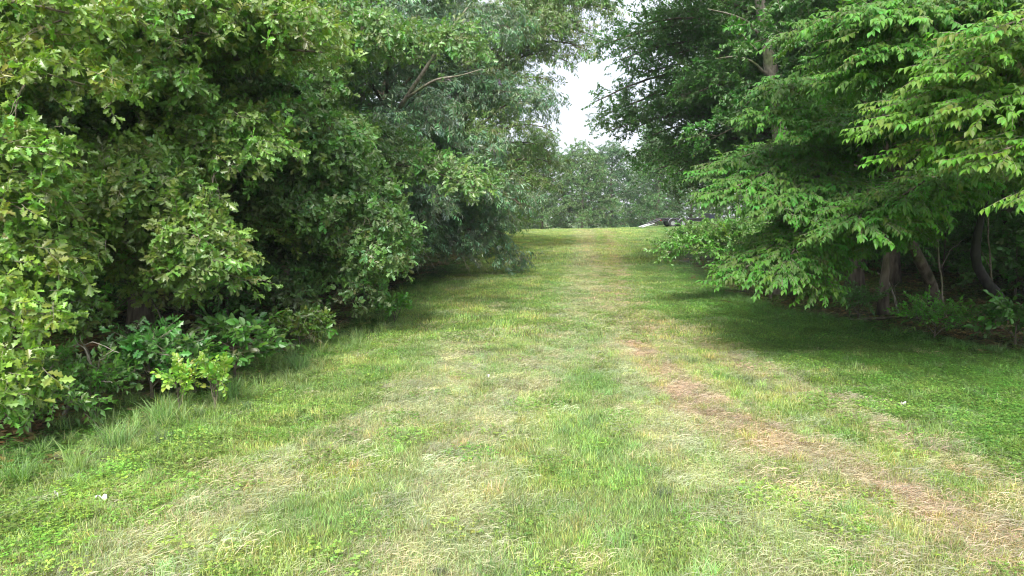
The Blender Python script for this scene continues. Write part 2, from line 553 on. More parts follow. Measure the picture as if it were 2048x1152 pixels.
def grow_bough(P0, P1, sw, style, spacing, out, rng, arch=.1, inner=.22, twV=None, twF=None, dens=1.0, sec=.26, kind='oak', leafsc=1.0, lobe=1.0, p0_=None):
    """main curve P0..P1, side branches, sprays. Appends (pos, dir, scale) to out, side branch tubes to twV/twF; returns the curve"""
    P0, P1 = np.asarray(P0, float), np.asarray(P1, float)
    L = np.linalg.norm(P1 - P0)
    t = np.linspace(0, 1, 9)[:, None]
    side = unit(np.cross(P1 - P0, [0, 0, 1.0]))
    wob = rng.normal(0, .03 * L)
    C = P0 + (P1 - P0) * t + np.array([0, 0, 1.0]) * arch * L * 4 * t * (1 - t) + side * wob * np.sin(t * 5)
    n = max(3, int(L / sec))
    for k in range(n):
        u = inner + (1 - inner) * (k + rng.rand() * .6) / n
        j = u * 8
        a = int(min(j, 7))
        p = C[a] + (C[a + 1] - C[a]) * (j - a)
        T = unit(C[a + 1] - C[a])
        s = 1 if k % 2 else -1
        ang = s * math.radians(rng.uniform(35, 65))
        d = np.array([T[0] * math.cos(ang) - T[1] * math.sin(ang), T[0] * math.sin(ang) + T[1] * math.cos(ang), T[2]])
        if style == 'tier':
            d[2] = d[2] * .8 + rng.uniform(-.05, .1)
            dr = .10
        elif style == 'weep':
            d[2] = d[2] * .6 + rng.uniform(-.45, .25)
            dr = .22
        else:
            d[2] = d[2] * .6 + rng.uniform(-.35, .65)
            dr = .12
        d = unit(d)
        l = sw * (1.05 - .7 * u) * rng.uniform(.6, 1.15)
        tt = np.linspace(0, 1, 4)[:, None]
        S = p + d * l * tt - np.array([0, 0, dr * l]) * tt ** 2
        if twV is not None:
            r0 = .004 + .006 * l
            tube(S, [r0, r0 * .8, r0 * .5, r0 * .25], 3, twV, twF)
        m = max(2, int(l / spacing * dens))
        for q in range(m):
            v = .15 + .85 * (q + .7) / m
            jj = v * 3
            b = int(min(jj, 2))
            pp = S[b] + (S[b + 1] - S[b]) * (jj - b)
            yaw = (1 if q % 2 else -1) * math.radians(rng.uniform(20, 50)) * (1 if q < m - 1 else .2)
            e = np.array([d[0] * math.cos(yaw) - d[1] * math.sin(yaw), d[0] * math.sin(yaw) + d[1] * math.cos(yaw), d[2] - (.06 if style == 'tier' else 0)])
            if style == 'clump':
                e += rng.normal(0, .38, 3) + [0, 0, .12]
            elif style == 'weep':
                e += rng.normal(0, .32, 3) - [0, 0, .15]
            else:
                e += rng.normal(0, .07, 3)
            out.append((pp, unit(e), None))
    out.append((C[-1], unit(C[-1] - C[-2]), None))
    # leaf masses carried by the bough: domed pads on layered trees, rounded lobes on the others
    tw_ = FOOT[kind] * leafsc
    st = max(2, int(L / (sw * (.42 if style == 'tier' else .62)))) if L > .5 else 1
    for k in range(st):
        u = .34 + .7 * (k + .5) / st
        j = min(u, 1.0) * 8
        a = int(min(j, 7))
        c = C[a] + (C[a + 1] - C[a]) * (j - a)
        T = unit(C[a + 1] - C[a])
        sd_ = unit(np.cross(T, [0, 0, 1.0]))
        if style == 'tier':
            ra, rb = sw * .62 * rng.uniform(.8, 1.15), sw * .85 * (1.15 - .6 * u) * rng.uniform(.8, 1.2)
            m = int(dens * 1.15 * math.pi * ra * rb / (tw_ * tw_ * .55))
            q, f = np.sqrt(rng.rand(m)), rng.uniform(0, 6.283, m)
            ex, ey = q * np.cos(f), q * np.sin(f)
            Th = unit(np.array([T[0], T[1], 0]))
            for i in range(m):
                rad = Th * ex[i] * ra + sd_ * ey[i] * rb
                pos = c + rad + np.array([0, 0, T[2] * ex[i] * ra * .8 + .06 - .2 * sw * q[i] ** 2 * (.35 + abs(ey[i])) + rng.normal(0, .035)])
                dd = unit(unit(rad) * .8 + Th * .7 + rng.normal(0, .25, 3) - np.array([0, 0, .06 + .22 * q[i]]))
                out.append((pos, dd, np.array([0, 0, 1.0]) + .35 * q[i] * unit(rad) + rng.normal(0, .12, 3)))
        else:
            rr = sw * .55 * (1.15 - .45 * u) * rng.uniform(.75, 1.3)
            c = c + rng.normal(0, .22 * rr, 3) + np.array([0, 0, .1 * rr])
            m = int(dens * lobe * 4 * math.pi * rr * rr * .72 / (tw_ * tw_ * .62))
            for i in range(m):
                o_ = unit(rng.normal(0, 1, 3))
                if o_[2] < -.35 and rng.rand() < .75:
                    o_[2] *= -.6
                    o_ = unit(o_)
                sc_ = rr * rng.uniform(.62, 1.12) * (1 + .3 * math.sin(4 * o_[0] + 3 * k) * math.cos(5 * o_[1] + k))
                pos = c + o_ * np.array([1.1, 1.1, .72]) * sc_
                nrm = unit(o_ + np.array([0, 0, .5]) + rng.normal(0, .35, 3))
                dn = np.array([0, 0, -.55 if style == 'weep' else -.2]) + .55 * unit(pos - p0_) + rng.normal(0, .5, 3)
                dd = dn - nrm * (dn @ nrm)
                out.append((pos, unit(dd + .12 * nrm), nrm))
    return C


def make_tree(name, label, cat, base, H, r, kind, group=None, lean=(0, 0), h0=1.5, R=3.5, nl=24, style='clump', spacing=.14,
              sw=1.2, tint=(1, 1, 1), tvar=.16, hand=(), budget=0, bark=None, lmat=None, bias=(0, 0), seed=1, dens=1.0,
              trunk_path=None, rise=.2, low=-.12, sec=.26, limb_r=.3, up_cull=True, leafsc=1.0, az0=0, yel=.0, bare_limbs=(), lobe=1.0, dead=0):
    rng = np.random.RandomState(seed)
    bx, by = base
    bz = hz(bx, by) - .05
    root = thing(name, label, cat, (bx, by, bz), group)
    B = np.array([bx, by, bz])
    bark = bark or M_BARK
    lmat = lmat or M_LEAF
    # trunk
    if trunk_path is None:
        t = np.linspace(0, 1, 12)
        w = rng.uniform(0, 6, 2)
        P = np.stack([lean[0] * t + .03 * H * .25 * np.sin(t * 7 + w[0]) - .03 * H * .25 * math.sin(w[0]),
                      lean[1] * t + .03 * H * .25 * np.sin(t * 6 + w[1]) - .03 * H * .25 * math.sin(w[1]), H * t], 1)
    else:
        tp = np.asarray(trunk_path, float)
        s = np.linspace(0, len(tp) - 1, 14)
        P = np.stack([np.interp(s, range(len(tp)), tp[:, k]) for k in range(3)], 1)
        P[1:-1] = (P[:-2] + 2 * P[1:-1] + P[2:]) / 4
        H = P[-1, 2]
    tt = P[:, 2] / H
    Rr = r * (1 - .8 * tt) * (1 + .55 * np.exp(-P[:, 2] / .3))
    V, Fc = tube(P, Rr, 10)
    V = np.array(V)
    V[:, :2] += .1 * r * np.stack([np.sin(V[:, 2] * 9 + V[:, 0] * 30), np.cos(V[:, 2] * 7 + V[:, 1] * 30)], 1)
    obj('trunk', mesh_of('trunk', V, Fc, [bark], smooth=True), root)

    def trunk_at(z):
        return np.array([np.interp(z, P[:, 2], P[:, 0]), np.interp(z, P[:, 2], P[:, 1]), z])
    out, twV, twF, limbs = [], [], [], []
    bias = np.array(bias)
    for i in range(nl):
        u = (i + .5) / nl
        z0 = h0 + (H * .92 - h0) * u
        az = az0 + i * 2.39996 + rng.uniform(-.3, .3)
        dv = np.array([math.cos(az), math.sin(az)])
        prof = (1 - u) ** .6 * (.75 + .25 * min(1, u * 4)) + .12
        L = R * prof * rng.uniform(.75, 1.2) * (1 + .35 * float(dv @ bias))
        rz = L * (low + (rise - low) * min(1, u * 1.8)) * rng.uniform(.6, 1.4)
        p0 = trunk_at(z0)
        p1 = p0 + np.array([dv[0] * L, dv[1] * L, rz])
        if B[2] + p1[2] < hz(bx + p1[0], by + p1[1]) + .5:
            p1[2] = hz(bx + p1[0], by + p1[1]) + .5 - B[2]
        limbs.append((p0, p1, sw, dens))
    for hnd in hand:
        zt, tip, w = hnd[0], np.asarray(hnd[1], float) - B, hnd[2]
        if style != 'tier':                       # the leaf mass reaches past the end of its bough
            p0 = trunk_at(zt)
            Lh = np.linalg.norm(tip - p0)
            tip = p0 + (tip - p0) * (1 - .42 * w / Lh) + np.array([0, 0, .14 * w])
        limbs.append((trunk_at(zt), tip, w, hnd[3] if len(hnd) > 3 else dens * 1.15))
    for (p0, p1, w, dn) in limbs:
        C = grow_bough(p0, p1, w, style, spacing, out, rng, arch=.10 if style != 'weep' else .16, twV=twV, twF=twF, dens=dn, sec=sec,
                       kind=kind, leafsc=leafsc, lobe=lobe, p0_=trunk_at(p0[2]) - np.array([0, 0, .5]))
        L = np.linalg.norm(p1 - p0)
        r0 = min(r * .5, .012 + .012 * L * (1 if limb_r == .3 else limb_r))
        v, f = tube(C, np.linspace(r0, r0 * .18, 9), 6)
        obj('limb', mesh_of('limb', v, f, [bark], smooth=True), root)
    for q in range(dead):
        p0, p1 = limbs[rng.randint(len(limbs))][:2]
        u = rng.uniform(.35, .95)
        p = p0 + (p1 - p0) * u + np.array([0, 0, .05])
        d = unit(unit(p1 - p0) * .6 + np.array([0, -.8, 0]) + rng.normal(0, .6, 3))
        l = rng.uniform(.6, 1.1) * (sw * .75)
        for f in range(3):
            e = unit(d + rng.normal(0, .35, 3)) if f else d
            s_ = p + d * l * (.25 + .2 * f) if f else p
            ll = l * (1 if f == 0 else .55)
            a = np.linspace(0, 1, 5)[:, None]
            K = s_ + e * ll * a + rng.normal(0, .025, (5, 3)) * ll - np.array([0, 0, .18 * ll]) * a ** 2
            rt = (.009 if f == 0 else .005) * (1 + B[1] / 30)
            tube(K, np.linspace(rt, rt * .3, 5), 4, twV, twF)
    for path, r0, mt in bare_limbs:
        pth = np.asarray(path, float) - B
        s = np.linspace(0, len(pth) - 1, 12)
        C = np.stack([np.interp(s, range(len(pth)), pth[:, k]) for k in range(3)], 1)
        C[1:-1] = (C[:-2] + 2 * C[1:-1] + C[2:]) / 4
        v, f = tube(C, np.linspace(r0, r0 * .25, 12), 6)
        obj('limb', mesh_of('limb', v, f, [mt], smooth=True), root)
    PP = np.array([o[0] for o in out])
    D = np.array([o[1] for o in out])
    n = len(PP)
    PP = PP + rng.normal(0, .03, (n, 3))
    NR = np.array([o[2] if o[2] is not None else (0, 0, 1.0) + rng.normal(0, .3 if style != 'tier' else .12, 3) for o in out])
    D = D / np.linalg.norm(D, axis=1)[:, None]
    YA = np.cross(NR, D)
    YA /= np.linalg.norm(YA, axis=1)[:, None] + 1e-9
    ZA = np.cross(D, YA)
    ROT = np.stack([np.arctan2(YA[:, 2], ZA[:, 2]), -np.arcsin(np.clip(D[:, 2], -1, 1)), np.arctan2(D[:, 1], D[:, 0])], 1)
    SCL = rng.uniform(.8, 1.15, n) * leafsc
    keep = np.ones(n, bool)
    if up_cull:                                      # high above the picture the crown is made of fewer, larger sprays
        px, py, cz = project(PP + B)
        outv = (py < -160) | (px < -250) | (px > 2300) | (cz < 1)
        keep = ~outv | (rng.rand(n) < .36)
        SCL = np.where(outv, SCL * 1.6, SCL)
    gz = height(PP[:, 0] + bx, PP[:, 1] + by)
    keep &= (PP[:, 2] + bz) > gz + .12
    cl_ = fbm(PP[:, 0] * .9 + seed, PP[:, 1] * .9 + PP[:, 2] * .8, seed)
    hv = .75 + .6 * cl_
    tn = np.stack([tint[0] * hv * (1 + yel * (cl_ > .55) + rng.normal(0, tvar * .6, n)), tint[1] * hv * (1 + rng.normal(0, tvar, n)), tint[2] * hv * (1 + rng.normal(0, tvar, n))], 1)
    tn = np.clip(tn, .2, 4)
    VAR = rng.randint(0, len(SP[kind]), n)
    idx = np.nonzero(keep)[0]
    PP, ROT, SCL, tn, VAR = PP[idx], ROT[idx], SCL[idx], tn[idx], VAR[idx]
    used = explode(root, SP[kind], PP + B, ROT, SCL, tn, VAR, budget, lmat, twV, twF)
    if twV:
        obj('twigs', mesh_of('twigs', twV, twF, [M_TWIG]), root, 'stuff')
    k = ~used
    scatter('crown', SP[kind], PP[k], ROT[k], SCL[k], tn[k], VAR[k], [lmat, M_TWIG], root)
    return root


# ------------------------------------------------------------------ ground
def axis(lo, hi, step, far):
    a = list(np.arange(lo, hi + 1e-6, step))
    s, x = step, hi
    while x < far:
        s *= 1.35
        x += s
        a.append(x)
    s, x = step, lo
    while x > -far:
        s *= 1.35
        x -= s
        a.insert(0, x)
    return np.array(a)


def build_ground():
    X, Y = axis(-14, 16, .2, 420), axis(2.5, 70, .25, 420)
    gx, gy = np.meshgrid(X, Y)
    x, y = gx.ravel(), gy.ravel()
    z = height(x, y)
    nx, ny = len(X), len(Y)
    ii = np.arange((nx - 1) * (ny - 1))
    r_, c_ = ii // (nx - 1), ii % (nx - 1)
    a = r_ * nx + c_
    faces = np.stack([a, a + 1, a + 1 + nx, a + nx], 1)
    me = bpy.data.meshes.new('ground')
    me.vertices.add(len(x))
    me.vertices.foreach_set('co', np.stack([x, y, z], 1).astype(np.float32).ravel())
    me.loops.add(faces.size)
    me.loops.foreach_set('vertex_index', faces.astype(np.int32).ravel())
    me.polygons.add(len(faces))
    me.polygons.foreach_set('loop_start', (np.arange(len(faces)) * 4).astype(np.int32))
    me.polygons.foreach_set('use_smooth', np.ones(len(faces), bool))
    me.update()
    dry, br, lush, bare, n2 = fields(x, y)
    g = np.array([.10, .13, .04])
    col = g[None] * (.8 + .4 * n2[:, None])

    def mixc(c, k):
        return col * (1 - k[:, None]) + np.array(c)[None] * k[:, None]
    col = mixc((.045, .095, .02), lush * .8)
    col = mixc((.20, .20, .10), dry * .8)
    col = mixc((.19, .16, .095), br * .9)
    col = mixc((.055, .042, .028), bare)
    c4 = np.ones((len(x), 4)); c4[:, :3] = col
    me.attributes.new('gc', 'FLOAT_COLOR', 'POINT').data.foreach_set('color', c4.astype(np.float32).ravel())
    m, nt, p, out = new_mat('ground_soil_and_turf')
    N, Lk = nt.nodes, nt.links
    at_ = N.new('ShaderNodeAttribute'); at_.attribute_name = 'gc'
    tcn = N.new('ShaderNodeTexCoord')
    n = N.new('ShaderNodeTexNoise'); n.inputs['Scale'].default_value = 9; n.inputs['Detail'].default_value = 8
    r = N.new('ShaderNodeValToRGB')
    r.color_ramp.elements[0].position = .3; r.color_ramp.elements[0].color = (.55, .55, .5, 1)
    r.color_ramp.elements[1].position = .7; r.color_ramp.elements[1].color = (1.4, 1.35, 1.2, 1)
    mm = N.new('ShaderNodeVectorMath'); mm.operation = 'MULTIPLY'
    Lk.new(tcn.outputs['Object'], n.inputs['Vector']); Lk.new(n.outputs['Fac'], r.inputs['Fac'])
    Lk.new(at_.outputs['Color'], mm.inputs[0]); Lk.new(r.outputs['Color'], mm.inputs[1])
    Lk.new(mm.outputs[0], p.inputs['Base Color'])
    p.inputs['Roughness'].default_value = .95
    bp = N.new('ShaderNodeBump'); bp.inputs['Distance'].default_value = .05; bp.inputs['Strength'].default_value = .7
    Lk.new(n.outputs['Fac'], bp.inputs['Height']); Lk.new(bp.outputs['Normal'], p.inputs['Normal'])
    me.materials.append(m)
    obj('ground', me, None, 'structure')


build_ground()


# ------------------------------------------------------------------ grass
class Patch:
    """a small patch of sward; kinds: blades, straw, clover, tuft"""
    def __init__(s, kind, seed, rad=.24, n=150, h=(.05, .12), w=.004, dry=.15):
        r = random.Random(seed * 31 + len(kind))
        s.V, s.F, s.C, s.M = [], [], [], []
        for k in range(n):
            a, q = r.uniform(0, 6.283), rad * math.sqrt(r.random())
            x, y = q * math.cos(a), q * math.sin(a)
            if kind == 'clover':
                hh = r.uniform(*h)
                v = r.uniform(.45, 1.45)
                c = (v * r.uniform(.7, 1.1), v, v * .9)
                s.stem(x, y, hh, r, (c[0], c[1], c[2]), w * .6)
                for j in range(3):
                    b = len(s.V)
                    az = a + j * 2.09 + r.uniform(-.3, .3)
                    l = w * r.uniform(3.5, 6)
                    tz = r.uniform(-.4, .35) * l
                    dx, dy = math.cos(az), math.sin(az)
                    s.V += [(x, y, hh), (x + dx * l * .55 - dy * l * .42, y + dy * l * .55 + dx * l * .42, hh + tz * .6),
                            (x + dx * l, y + dy * l, hh + tz), (x + dx * l * .55 + dy * l * .42, y + dy * l * .55 - dx * l * .42, hh + tz * .5)]
                    s.C += [c] * 4
                    s.F.append((b, b + 3, b + 2, b + 1))
                    s.M.append(0)
                continue
            hh = r.uniform(*h)
            if kind == 'straw':
                az = r.gauss(seed * 1.3, 1.0) + (math.pi if r.random() < .5 else 0)
                lean = r.uniform(.75, 1.3)
                v = r.uniform(.4, 1.5)
                c = (v, v * r.uniform(.85, 1), v * r.uniform(.8, 1.1))
            else:
                az = r.uniform(0, 6.283)
                lean = abs(r.gauss(.35, .25)) if kind == 'blades' else abs(r.gauss(.55, .3))
                v = r.uniform(.4, 1.55)
                c = (v * r.uniform(.8, 1.15), v, v * r.uniform(.75, 1.1))
                if r.random() < dry:
                    c = (v * 1.75, v * 1.15, v * 1.7)
            s.blade(x, y, hh, az, lean, w * r.uniform(.7, 1.3), c, r, flat=kind == 'straw')
        s.leaves = []

    def stem(s, x, y, h, r, c, w):
        b = len(s.V)
        s.V += [(x - w * .5, y, 0), (x + w * .5, y, 0), (x, y, h)]
        s.C += [c] * 3
        s.F.append((b, b + 1, b + 2))
        s.M.append(0)

    def blade(s, x, y, h, az, lean, w, c, r, flat=False):
        dx, dy = math.cos(az), math.sin(az)
        tw = r.uniform(-1.2, 1.2)
        wx, wy = -math.sin(az + tw), math.cos(az + tw)
        b = len(s.V)
        z0 = r.uniform(.005, .05) if flat else 0
        zs = r.uniform(-.01, .03) if flat else 0
        for t, ww in ((0, 1), (.45, .9), (.8, .55)):
            bend = lean * h * (t ** 1.7 if not flat else t)
            zz = z0 + (zs * t + .01 * math.sin(3 * t) if flat else h * t * (1 - .38 * min(lean, 1.4) * t))
            px, py = x + dx * bend, y + dy * bend
            s.V += [(px - wx * w * ww * .5, py - wy * w * ww * .5, zz), (px + wx * w * ww * .5, py + wy * w * ww * .5, zz + (w * .6 if flat else 0))]
        bend = lean * h
        s.V.append((x + dx * bend, y + dy * bend, z0 + (zs if flat else h * (1 - .38 * min(lean, 1.4)))))
        s.C += [c] * 7
        s.F += [(b, b + 1, b + 3, b + 2), (b + 2, b + 3, b + 5, b + 4), (b + 4, b + 5, b + 6)]
        s.M += [0, 0, 0]


PT = {
    'blades': [Patch('blades', i, n=260, h=(.03, .09), w=.0038, dry=.12) for i in range(5)],
    'tall': [Patch('tuft', i, rad=.13, n=90, h=(.1, .24), w=.005, dry=.08) for i in range(4)],
    'straw': [Patch('straw', i, rad=.25, n=230, h=(.03, .12), w=.0032) for i in range(4)],
    'clover': [Patch('clover', i, rad=.25, n=210, h=(.02, .07), w=.0034) for i in range(4)],
    'broad': [Patch('clover', i + 9, rad=.2, n=20, h=(.03, .09), w=.0065) for i in range(4)],
    'farblades': [Patch('blades', i + 20, rad=.3, n=150, h=(.04, .11), w=.009, dry=.12) for i in range(4)],
    'edge': [Patch('tuft', i + 40, rad=.1, n=60, h=(.3, .62), w=.008, dry=.04) for i in range(4)],
    'litter': [Patch('clover', i + 60, rad=.3, n=60, h=(.0, .025), w=.014) for i in range(4)],
}


def jgrid(x0, x1, y0, y1, step, rng):
    gx, gy = np.meshgrid(np.arange(x0, x1, step), np.arange(y0, y1, step))
    x = gx.ravel() + rng.uniform(-.5, .5, gx.size) * step
    y = gy.ravel() + rng.uniform(-.5, .5, gx.size) * step
    return x, y


def in_view(x, y, pad=1.0):
    return (np.abs(x) < .75 * y + pad + .8)


def sow(name, kind, x, y, p, rng, sc, col, yawrange=math.pi, cvar=.2, along=None, mat=None):
    k = rng.rand(len(x)) < p
    x, y = x[k], y[k]
    n = len(x)
    z = height(x, y)
    P = np.stack([x, y, z - .004], 1)
    yaw = rng.uniform(-yawrange, yawrange, n)
    if along is not None:
        yaw = along + rng.normal(0, .6, n)
    ROT = np.stack([rng.normal(0, .06, n), rng.normal(0, .06, n), yaw], 1)
    S = rng.uniform(sc[0], sc[1], n)
    T = col(x, y) * (1 + rng.normal(0, cvar, (n, 1))) * (1 + rng.normal(0, cvar * .4, (n, 3)))
    o = scatter(name, PT[kind], P, ROT, S, np.clip(T, .05, 5), rng.randint(0, len(PT[kind]), n), [mat or M_GRASS])
    return o


def mixcol(base, pairs):
    c = np.array(base)[None] * np.ones((len(pairs[0][1]), 1))
    for cc, k in pairs:
        k = np.clip(k, 0, 1)[:, None]
        c = c * (1 - k) + np.array(cc)[None] * k
    return c


def col_green(x, y):
    d, b, l, ba, n2 = fields(x, y)
    n4 = fbm(x * 1.1, y * 1.1, 77)
    teal = .5 * streak(x, y, [(3, 1.2), (6, 1.15), (10.8, .85), (20, 1.6)], .4)
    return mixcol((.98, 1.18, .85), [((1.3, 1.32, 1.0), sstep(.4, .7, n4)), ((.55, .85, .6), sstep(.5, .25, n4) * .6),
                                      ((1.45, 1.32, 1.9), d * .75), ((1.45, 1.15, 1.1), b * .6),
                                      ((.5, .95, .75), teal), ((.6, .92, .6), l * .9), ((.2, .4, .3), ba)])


def col_straw(x, y):
    d, b, l, ba, n2 = fields(x, y)
    return mixcol((1.75, 1.5, 2.6), [((1.9, 1.22, 2.5), np.clip(b * 1.4 - d * .5, 0, 1)), ((1.2, .85, 1.2), ba)])


def col_lush(x, y):
    n4 = fbm(x * 1.3, y * 1.3, 55)
    d, b, l, ba, n2 = fields(x, y)
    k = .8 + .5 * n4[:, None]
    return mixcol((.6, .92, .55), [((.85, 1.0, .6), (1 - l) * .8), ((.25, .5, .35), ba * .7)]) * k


def build_grass():
    rng = np.random.RandomState(5)
    # near sward
    x, y = jgrid(-11, 11, 3.2, 13, .19, rng)
    k = in_view(x, y) & (inside(x, y) > -.4)
    x, y = x[k], y[k]
    d, b, l, ba, n2 = fields(x, y)
    n5 = fbm(x * 2.2, y * 2.2, 91)
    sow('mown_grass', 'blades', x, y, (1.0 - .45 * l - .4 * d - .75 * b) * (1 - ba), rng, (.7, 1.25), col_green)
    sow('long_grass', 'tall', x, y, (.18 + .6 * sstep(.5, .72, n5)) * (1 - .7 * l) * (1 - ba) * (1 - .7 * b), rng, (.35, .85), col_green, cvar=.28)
    sow('cut_straw', 'straw', x, y, np.clip(.12 + 1.0 * d + 1.6 * b, 0, 1) * (1 - .8 * l), rng, (.6, 1.1), col_straw, along=None, cvar=.22)
    sow('low_weeds', 'clover', x, y, (.07 + .93 * l + .25 * sstep(-1.5, -3, x)) * (1 - .8 * b) * (1 - .6 * d), rng, (.8, 1.3), col_lush)
    sow('broadleaf_weeds', 'broad', x, y, (.03 + .2 * l + .12 * (x < -2)) * (1 - .8 * b), rng, (.6, 1.1), col_lush)
    # middle
    x, y = jgrid(-14, 15, 13, 30, .27, rng)
    k = in_view(x, y) & (inside(x, y) > -.4)
    x, y = x[k], y[k]
    d, b, l, ba, n2 = fields(x, y)
    sow('mown_grass', 'farblades', x, y, .95 * (1 - .3 * l) * (1 - ba), rng, (.8, 1.2), col_green)
    sow('cut_straw', 'straw', x, y, np.clip(.1 + .8 * d + 1.0 * b, 0, 1) * (1 - .8 * l), rng, (.9, 1.3), col_straw, along=1.3)
    sow('low_weeds', 'clover', x, y, .2 + .8 * l, rng, (1.1, 1.6), col_lush)
    # far
    x, y = jgrid(-40, 60, 30, 70, .5, rng)
    k = in_view(x, y) & (inside(x, y) > -.3) & (x > -12) & (x < 34)
    x, y = x[k], y[k]
    d, b, l, ba, n2 = fields(x, y)
    sow('mown_grass', 'farblades', x, y, np.ones(len(x)) * .95, rng, (1.2, 1.8), col_green)
    sow('cut_straw', 'straw', x, y, np.clip(.1 + .6 * d + .8 * b, 0, 1), rng, (1.2, 1.7), col_straw)
    # forest floor: fallen leaves and seedlings
    x, y = jgrid(-20, 24, 5, 40, .3, rng)
    k = in_view(x, y, 2) & (inside(x, y) < .3)
    x, y = x[k], y[k]
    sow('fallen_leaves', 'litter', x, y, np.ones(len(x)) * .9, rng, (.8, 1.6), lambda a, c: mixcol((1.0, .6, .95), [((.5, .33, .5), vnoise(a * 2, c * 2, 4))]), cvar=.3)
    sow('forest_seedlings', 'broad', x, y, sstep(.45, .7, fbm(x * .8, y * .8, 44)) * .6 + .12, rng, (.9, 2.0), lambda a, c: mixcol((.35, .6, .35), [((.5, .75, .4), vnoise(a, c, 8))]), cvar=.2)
    # tall grass fringe, left edge and right edge
    x, y = jgrid(-9, 10, 6, 22, .2, rng)
    e = x - np.interp(y, XLY, XLX)
    k = in_view(x, y) & (np.abs(e - .35) < .75) & (fbm(x * 1.2, y * 1.2, 63) > .38)
    sow('tall_edge_grass', 'edge', x[k], y[k], np.ones(k.sum()) * .6, rng, (.25, .62), lambda a, c: mixcol((.7, 1.0, .6), [((1.0, 1.1, .9), vnoise(a, c, 5))]), cvar=.15)
    e = np.interp(y, XRY, XRX) - x
    k = in_view(x, y) & (np.abs(e - .25) < .5)
    sow('tall_edge_grass', 'edge', x[k], y[k], np.ones(k.sum()) * .5, rng, (.3, .55), lambda a, c: mixcol((.4, .8, .4), [((.5, .9, .5), vnoise(a, c, 5))]), cvar=.15)


build_grass()

# ------------------------------------------------------------------ near trees, left side
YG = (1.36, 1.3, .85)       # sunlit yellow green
make_tree('oak_tree', 'yellow-green lobed oak whose boughs reach in from the left edge over the grass tufts', 'tree',
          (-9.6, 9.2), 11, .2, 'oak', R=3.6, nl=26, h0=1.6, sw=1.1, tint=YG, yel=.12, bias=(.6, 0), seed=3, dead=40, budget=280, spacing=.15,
          hand=[(1.6, at(85, 660, 7.2), .7), (1.2, at(40, 790, 6.9), .6), (2.2, at(150, 560, 7.8), .9), (3.0, at(120, 330, 7.6), 1.0),
                (3.6, at(200, 180, 8.0), 1.1), (4.4, at(250, 60, 8.2), 1.2), (2.6, at(60, 450, 7.3), .9), (1.0, at(20, 830, 6.6), .6)])
make_tree('oak_tree', 'spreading oak behind the dead forked branch, its low clump hanging over the shrubs', 'tree',
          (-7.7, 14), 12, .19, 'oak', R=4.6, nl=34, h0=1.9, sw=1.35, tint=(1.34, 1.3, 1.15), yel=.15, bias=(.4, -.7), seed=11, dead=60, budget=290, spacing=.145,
          hand=[(1.7, at(490, 590, 9.2), 1.1, 1.6), (1.9, at(400, 500, 9.0), 1.2, 1.6), (2.3, at(300, 380, 9.3), 1.2, 1.6), (2.2, at(230, 470, 9.4), 1.0, 1.4),
                (3.2, at(560, 330, 10.5), 1.2), (4.0, at(700, 110, 10.8), 1.4, 1.4), (4.4, at(560, 60, 10.6), 1.4, 1.4), (3.6, at(330, 180, 9.6), 1.2, 1.4),
                (4.5, at(420, 70, 9.6), 1.3, 1.4), (1.4, at(300, 620, 10.4), .9)])
make_tree('oak_tree', 'dense green oak whose lowest bough ends in a leafy point above the dark hollow', 'tree',
          (-6.4, 18.2), 13, .2, 'oak', R=4.6, nl=34, h0=1.6, sw=1.4, tint=(1.3, 1.26, 1.75), bias=(.5, -.6), seed=21, dead=50, budget=290, spacing=.15, leafsc=1.05,
          hand=[(1.8, at(820, 545, 13), 1.3, 1.6), (1.9, at(800, 450, 13), 1.3, 1.5), (2.6, at(720, 330, 12.6), 1.5, 1.6), (3.0, at(640, 290, 12), 1.3, 1.5),
                (2.2, at(640, 440, 12.4), 1.4, 1.5), (1.3, at(620, 640, 13.4), 1.0), (1.4, at(740, 600, 13.6), .9), (4.2, at(640, 180, 13), 1.5), (5, at(780, 90, 13.5), 1.5)])
make_tree('oak_tree', 'blue-green narrow-leaved oak with bare pale limbs rising through its crown', 'tree',
          (-4.6, 27), 15, .24, 'lobed', R=5.6, nl=40, h0=1.4, sw=1.7, style='weep', tint=(1.15, 1.25, 1.5), lmat=M_GLOSSY, bias=(.4, -.7), seed=33, dead=60,
          budget=240, spacing=.17, leafsc=1.35, low=-.2, rise=.35,
          bare_limbs=[([at(800, 215, 21), at(850, 140, 20), at(900, 60, 19.5), at(935, 15, 19.5)], .075, M_PALE),
                      ([at(815, 195, 20.6), at(870, 158, 19.8), at(920, 152, 19.4), at(965, 138, 19)], .045, M_PALE),
                      ([at(815, 430, 20), at(822, 480, 19.2), at(828, 530, 19), at(845, 560, 19)], .018, M_PALE),
                      ([at(822, 480, 19.2), at(850, 505, 19), at(875, 545, 19)], .012, M_PALE)],
          hand=[(1.6, at(1045, 485, 26), 1.6, 1.6), (2.2, at(1010, 400, 25), 1.7, 1.5), (3.0, at(980, 310, 24), 1.7, 1.5), (2.0, at(900, 430, 21), 1.6, 1.5),
                (1.4, at(960, 520, 24.5), 1.2, 1.5), (4, at(880, 250, 21), 1.6), (5.5, at(1010, 190, 25), 1.8, 1.3), (6.5, at(1040, 60, 25), 1.9, 1.3), (3.0, at(790, 300, 19), 1.5, 1.5),
                (6, at(820, 40, 20), 1.8), (1.5, at(870, 500, 22), 1.2)])
